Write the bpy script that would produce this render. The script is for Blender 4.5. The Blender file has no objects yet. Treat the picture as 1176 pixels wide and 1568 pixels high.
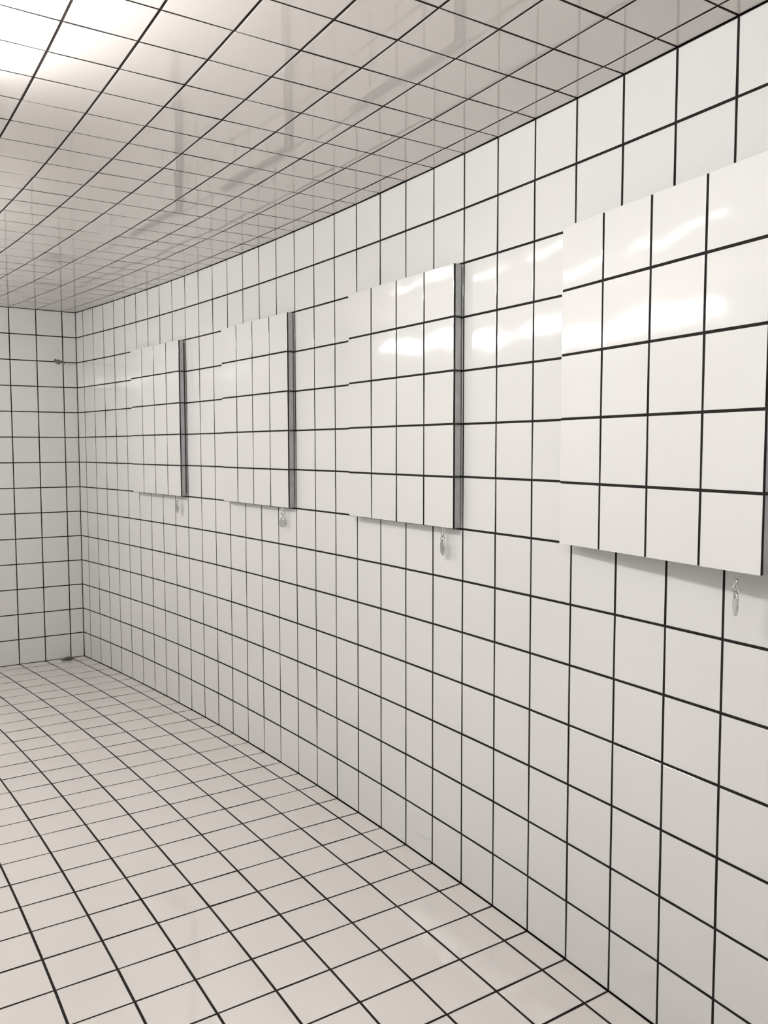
import bpy, math, random
from mathutils import Matrix, Vector
random.seed(7)
T=0.15                       # tile pitch in metres
H=14; YB=29.7; YF=-15; XL=-19.54; OFF=-0.54
TUBE_E=61.0
sc=bpy.context.scene
sc.view_settings.view_transform='Standard'
def bow(y):
    k=0.7988*4/900.0
    return k*y*(YB-y) if y>0 else k*YB*y

# ---------------- materials
def mat(name,col,rough,metal=0,spec=.5,bump=None,var=None,emit=None,es=0):
    m=bpy.data.materials.new(name);m.use_nodes=True
    nt=m.node_tree;b=nt.nodes['Principled BSDF']
    b.inputs['Base Color'].default_value=(*col,1);b.inputs['Roughness'].default_value=rough
    b.inputs['Metallic'].default_value=metal;b.inputs['Specular IOR Level'].default_value=spec
    if emit:
        b.inputs['Emission Color'].default_value=(*emit,1);b.inputs['Emission Strength'].default_value=es
    tc=nt.nodes.new('ShaderNodeTexCoord')
    if var:
        n=nt.nodes.new('ShaderNodeTexNoise');n.inputs['Scale'].default_value=var[0];n.inputs['Detail'].default_value=0
        nt.links.new(tc.outputs['Object'],n.inputs['Vector'])
        r=nt.nodes.new('ShaderNodeValToRGB')
        r.color_ramp.elements[0].position=.3;r.color_ramp.elements[1].position=.7
        r.color_ramp.elements[0].color=(*[c*(1-var[1]) for c in col],1);r.color_ramp.elements[1].color=(*col,1)
        nt.links.new(n.outputs['Fac'],r.inputs['Fac']);nt.links.new(r.outputs['Color'],b.inputs['Base Color'])
    if bump:
        n=nt.nodes.new('ShaderNodeTexNoise');n.inputs['Scale'].default_value=bump[0];n.inputs['Detail'].default_value=0
        nt.links.new(tc.outputs['Object'],n.inputs['Vector'])
        bm=nt.nodes.new('ShaderNodeBump');bm.inputs['Strength'].default_value=bump[1];bm.inputs['Distance'].default_value=bump[2]
        nt.links.new(n.outputs['Fac'],bm.inputs['Height']);nt.links.new(bm.outputs['Normal'],b.inputs['Normal'])
    return m
M_wall=mat('glazed_white_wall_tile',(.80,.798,.785),.07,spec=.75,bump=(10,.4,.002),var=(1.3,.03))
M_floor=mat('glazed_white_floor_tile',(.77,.735,.71),.07,spec=.65,bump=(12,.25,.002),var=(1.3,.04))
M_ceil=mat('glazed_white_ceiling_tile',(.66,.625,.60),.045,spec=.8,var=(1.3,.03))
M_grout=mat('dark_grout',(.022,.02,.019),.9,spec=.2,var=(40,.3))
M_groutc=mat('ceiling_grout',(.035,.027,.024),.9,spec=.2,var=(40,.3))
M_alu=mat('brushed_aluminium',(.46,.47,.48),.38,metal=.7,var=(30,.12))
M_dark=mat('gap_shade_and_joint_black',(.03,.03,.03),.8,var=(20,.2))  # black of the edge joints, also shade coloured in behind the frame
M_chrome=mat('chrome',(.72,.72,.72),.15,metal=1,var=(60,.1))
M_steel=mat('tarnished_steel',(.25,.24,.23),.4,metal=.8,var=(60,.3))
M_white=mat('white_enamel',(.8,.8,.8),.4,var=(10,.04))
M_tube=mat('fluorescent_glow',(.9,.9,.9),.5,emit=(1.0,.985,.96),es=TUBE_E)
M_tube2=mat('fluorescent_glow_boosted',(.9,.9,.9),.5,emit=(1.0,.98,.965),es=TUBE_E*1.5)  # output raised for a wider ceiling glow and stronger key shadows

def mesh_obj(name,V,F,mats,idx=None,parent=None,smooth=False):
    me=bpy.data.meshes.new(name);me.from_pydata(V,[],F)
    for m in mats: me.materials.append(m)
    if idx: me.polygons.foreach_set('material_index',idx)
    if smooth: me.polygons.foreach_set('use_smooth',[True]*len(F))
    me.update()
    ob=bpy.data.objects.new(name,me);bpy.context.collection.objects.link(ob)
    if parent: ob.parent=parent
    return ob

def cells(lo,hi,off):
    """grid cells between lo and hi with joints at off+k"""
    k=math.ceil(lo-off-1e-6);e=[lo]
    while off+k<hi-1e-6:
        if off+k>lo+1e-6:e.append(off+k)
        k+=1
    e.append(hi)
    return [(a,b) for a,b in zip(e,e[1:]) if b-a>.05]

GAP=.0205;BEV=.009;DEP=.005;GR=.014
def tile_into(V,F,I,pos,u0,u1,v0,v1,nrm_tilt=.004,gap=GAP):
    lim=.0025
    a=max(-lim,min(lim,random.gauss(0,nrm_tilt)*.5));c=max(-lim,min(lim,random.gauss(0,nrm_tilt)*.5))
    u0+=gap;u1-=gap;v0+=gap;v1-=gap
    def ring(ins,h,t):
        r=[]
        for (u,v,su,sv) in ((u0+ins,v0+ins,-1,-1),(u1-ins,v0+ins,1,-1),(u1-ins,v1-ins,1,1),(u0+ins,v1-ins,-1,1)):
            r.append(pos(u,v,h+t*(a*su+c*sv)))
        return r
    b=len(V)
    V+=ring(0,-GR,0)+ring(0,-DEP*.6,1)+ring(BEV*.35,-DEP*.2,1)+ring(BEV,0,1)
    for L in range(3):
        for i in range(4):
            j=(i+1)%4
            F.append((b+4*L+i,b+4*L+j,b+4*L+4+j,b+4*L+4+i));I.append(1 if L==0 else 0)
    F.append((b+12,b+13,b+14,b+15));I.append(0)

def tiled_surface(name,pos,ur,vr,uo,vo,mt,mg,flip=False,gap=GAP):
    V=[];F=[];I=[]
    for u0,u1 in cells(*ur,uo):
        for v0,v1 in cells(*vr,vo):
            tile_into(V,F,I,pos,u0,u1,v0,v1,gap=gap)
    # grout bed
    us=[ur[0]]+[b for a,b in cells(*ur,uo)];vs=[vr[0]]+[b for a,b in cells(*vr,vo)]
    b=len(V)
    for u in us:
        for v in vs: V.append(pos(u,v,-GR+.004))
    n=len(vs)
    for i in range(len(us)-1):
        for j in range(n-1):
            F.append((b+i*n+j,b+(i+1)*n+j,b+(i+1)*n+j+1,b+i*n+j+1));I.append(1)
    if flip:F=[f[::-1] for f in F]
    return mesh_obj(name,V,F,[mt,mg],I)
def sc3(x,y,z): return (x*T,y*T,z*T)
def cshift(u,v): return 0 if u>-.1 else .0035*(YB-v)
tiled_surface('wall_right',lambda u,v,h:sc3(bow(u)-h,u,v),(YF,YB),(0,H),0,0,M_wall,M_grout,flip=True)
tiled_surface('wall_back',lambda u,v,h:sc3(u+bow(YB),YB-h,v),(XL,0),(0,H),OFF,0,M_wall,M_grout)
tiled_surface('wall_left',lambda u,v,h:sc3(XL+bow(u)+h,u,v),(YF,YB),(0,H),0,0,M_wall,M_grout)
tiled_surface('wall_front',lambda u,v,h:sc3(u+bow(YF),YF+h,v),(XL,0),(0,H),OFF,0,M_wall,M_grout,flip=True)
tiled_surface('floor',lambda u,v,h:sc3(u+bow(v),v,h),(XL,0),(YF,YB),OFF,0,M_floor,M_grout,gap=.0215)
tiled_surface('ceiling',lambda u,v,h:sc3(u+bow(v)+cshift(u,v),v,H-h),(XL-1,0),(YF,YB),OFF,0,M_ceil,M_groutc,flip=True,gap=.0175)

# ---------------- helpers
def empty(name,loc=(0,0,0)):
    e=bpy.data.objects.new(name,None);e.empty_display_size=.05;e.location=loc
    bpy.context.collection.objects.link(e);return e
def box(name,lo,hi,m,parent=None,bev=0):
    x0,y0,z0=lo;x1,y1,z1=hi
    V=[(x,y,z) for x in(x0,x1) for y in(y0,y1) for z in(z0,z1)]
    F=[(0,1,3,2),(4,6,7,5),(0,4,5,1),(2,3,7,6),(0,2,6,4),(1,5,7,3)]
    o=mesh_obj(name,V,F,[m],parent=parent)
    if bev:
        md=o.modifiers.new('b','BEVEL');md.width=bev;md.segments=2
    return o
def tube_curve(name,pts,r,m,parent=None,cyclic=False,res=3):
    cu=bpy.data.curves.new(name,'CURVE');cu.dimensions='3D';cu.bevel_depth=r;cu.bevel_resolution=res;cu.use_fill_caps=True
    s=cu.splines.new('POLY');s.points.add(len(pts)-1)
    for p,q in zip(s.points,pts):p.co=(*q,1)
    s.use_cyclic_u=cyclic
    tmp=bpy.data.objects.new('t',cu);bpy.context.collection.objects.link(tmp)
    me=bpy.data.meshes.new_from_object(tmp.evaluated_get(bpy.context.evaluated_depsgraph_get()))
    bpy.data.objects.remove(tmp);me.name=name
    me.materials.clear();me.materials.append(m)
    for p in me.polygons:p.use_smooth=True
    o=bpy.data.objects.new(name,me);bpy.context.collection.objects.link(o)
    if parent:o.parent=parent
    return o
def cyl(name,p0,p1,r,m,parent=None,res=3): return tube_curve(name,[p0,p1],r,m,parent,res=res)

# ---------------- tiled access panels on the right wall
TH=.2
def cabinet(n,tn,tf,keyrot):
    """tn / tf: how far the tiled face stands off the wall at its near / far edge"""
    y0,y1=n,n+4
    x0,x1=bow(y0)-tn+TH,bow(y1)-tf+TH
    e=empty('tiled_access_panel',sc3(x0,y0,7))
    ang=math.atan2(-(x1-x0),(y1-y0))
    e.rotation_euler=(0,0,ang)
    # local: x = out of wall (negative into room), y along wall, z up
    W=math.hypot(4,x1-x0)
    def s(*a): return tuple(c*T for c in a)
    g=.02
    box('frame',s(-TH+.045,g,g),s(-.03,W-g,5-g),M_alu,e)
    box('gap_shade_plate',s(-.04,.1,.1),s(.03,W-.1,4.9),M_dark,e)  # black sheet standing in for the shade between frame and wall
    for i,z in enumerate((.7,4.3)):      # wall hinges at the far edge
        box('hinge_%d'%i,s(-.05,W-.5,z-.2),s(tf-TH+.1,W-.2,z+.2),M_steel,e)
    box('grout_bed',s(-TH+GR-.004,g+.004,g+.004),s(-TH+.05,W-g-.004,5-g-.004),M_grout,e)
    V=[];F=[];I=[]
    pos=lambda u,v,h:s(-TH-h,u,v)
    for i in range(4):
        for j in range(5):
            tile_into(V,F,I,pos,i*W/4,(i+1)*W/4,j,j+1,nrm_tilt=.006)
    F=[f[::-1] for f in F]
    mesh_obj('facing_tiles',V,F,[M_wall,M_grout],I,parent=e)
    for j in range(1,5):
        box('edge_joint_%d'%j,s(-TH+.012,.012,j-.02),s(-.03,.022,j+.02),M_dark,e)
    ky=.45
    cyl('lock_barrel',s(-.12,ky,.1),s(-.12,ky,.002),.045*T,M_chrome,e)
    # hanging key set (own object)
    k=empty('hanging_key')
    k.matrix_world=Matrix.Translation(sc3(x0,y0,7))@Matrix.Rotation(ang,4,'Z')@Matrix.Translation(s(-.13,ky,0))@Matrix.Rotation(keyrot,4,'Z')
    box('key_blade',s(-.012,-.025,-.09),s(.012,.025,-.001),M_chrome,k)
    def ell(cz,ry,rz,N=28,x=0): return [s(x,ry*math.cos(2*math.pi*i/N),cz+rz*math.sin(2*math.pi*i/N)) for i in range(N)]
    tube_curve('key_bow',ell(-.13,.05,.055),.014*T,M_chrome,k,True)
    ring=[s(.04*math.cos(2*math.pi*i/24),0,-.205+.05*math.sin(2*math.pi*i/24)) for i in range(24)]
    tube_curve('split_ring',ring,.010*T,M_chrome,k,True)
    N=32;V=[];F=[]
    cz=-.385
    for sx in(-.012,.012):
        for ry,rz,c in((.085,.145,cz),(.028,.03,cz+.09)):
            V+=ell(c,ry,rz,N,x=sx)
    for i in range(N):
        j=(i+1)%N
        F+=[(i,j,N+j,N+i),(2*N+j,2*N+i,3*N+i,3*N+j),(i,2*N+i,2*N+j,j),(N+j,3*N+j,3*N+i,N+i)]
    mesh_obj('number_tag',V,F,[M_chrome],parent=k)
    tube_curve('tag_rim',ell(cz,.085,.145,N),.015*T,M_chrome,k,True)
for n,tn,tf,kr in((-1,.58,.26,-32),(6,.22,.23,-12),(13,.22,.22,48),(20,.24,.24,0)): cabinet(n,tn,tf,math.radians(kr))

# ---------------- small fittings in the far corner
def sl(*a): return tuple(c*T for c in a)
k=empty('wall_hook',sc3(-.75,YB,12.0))
cyl('flange',sl(0,.01,0),sl(0,-.05,0),.11*T,M_chrome,k)
cyl('stem',sl(0,-.04,0),sl(0,-.3,-.01),.05*T,M_chrome,k)
tube_curve('hook_arm',[sl(-.2,-.28,.05),sl(-.12,-.3,0),sl(0,-.3,-.01),sl(.12,-.3,-.02),sl(.17,-.3,-.1)],.05*T,M_steel,k)
k=empty('floor_door_stop',sc3(-.75,YB-.35,0))
cyl('base_disc',sl(0,0,-.015),sl(0,0,.03),.16*T,M_steel,k)
tube_curve('stop_bar',[sl(-.28,0,.04),sl(-.1,0,.09),sl(.12,0,.09),sl(.22,0,.05)],.05*T,M_steel,k)

# ---------------- suspended fluorescent battens (real lamps of the room)
def lamp(ya,yb,x=-9.6,z=12.7,m=None):
    ym=(ya+yb)/2
    e=empty('fluorescent_light',sc3(x,ym,z));L=(yb-ya)/2
    cyl('tube',sl(0,-L+.15,0),sl(0,L-.15,0),.125*T,m or M_tube,e,res=1)
    box('rail',sl(-.08,-L,.3),sl(.08,L,.4),M_white,e)
    for i,y in enumerate((-L+.08,L-.08)):
        box('end_holder_%d'%i,sl(-.1,y-.08,-.16),sl(.1,y+.08,.32),M_white,e)
        cyl('hanger_%d'%i,sl(0,y*.7,.4),sl(0,y*.7,H-z+.005),.03*T,M_steel,e)
lamp(-9,-2.5,z=13);lamp(0.6,7,x=-8.7,z=13.1,m=M_tube2);lamp(12,18.2);lamp(19,25.5)

w=bpy.data.worlds.new('world');sc.world=w;w.use_nodes=True
w.node_tree.nodes['Background'].inputs['Strength'].default_value=0

# ---------------- camera
cx,cy,cz,yaw,pit,roll,f=-10.31,-6.993,8.546,.6051,-.07205,-.0016,1354.
F_=Vector((math.sin(yaw)*math.cos(pit),math.cos(yaw)*math.cos(pit),math.sin(pit)))
R=Vector((math.cos(yaw),-math.sin(yaw),0));U=R.cross(F_)
c,s_=math.cos(roll),math.sin(roll)
R2=c*R+s_*U;U2=-s_*R+c*U
cam=bpy.data.cameras.new('camera');co=bpy.data.objects.new('camera',cam);bpy.context.collection.objects.link(co)
cam.sensor_fit='HORIZONTAL';cam.sensor_width=36;cam.lens=f/1176*36;cam.clip_start=.01
Mx=Matrix((R2,U2,-F_)).transposed().to_4x4();Mx.translation=Vector(sc3(cx,cy,cz))
co.matrix_world=Mx
sc.camera=co
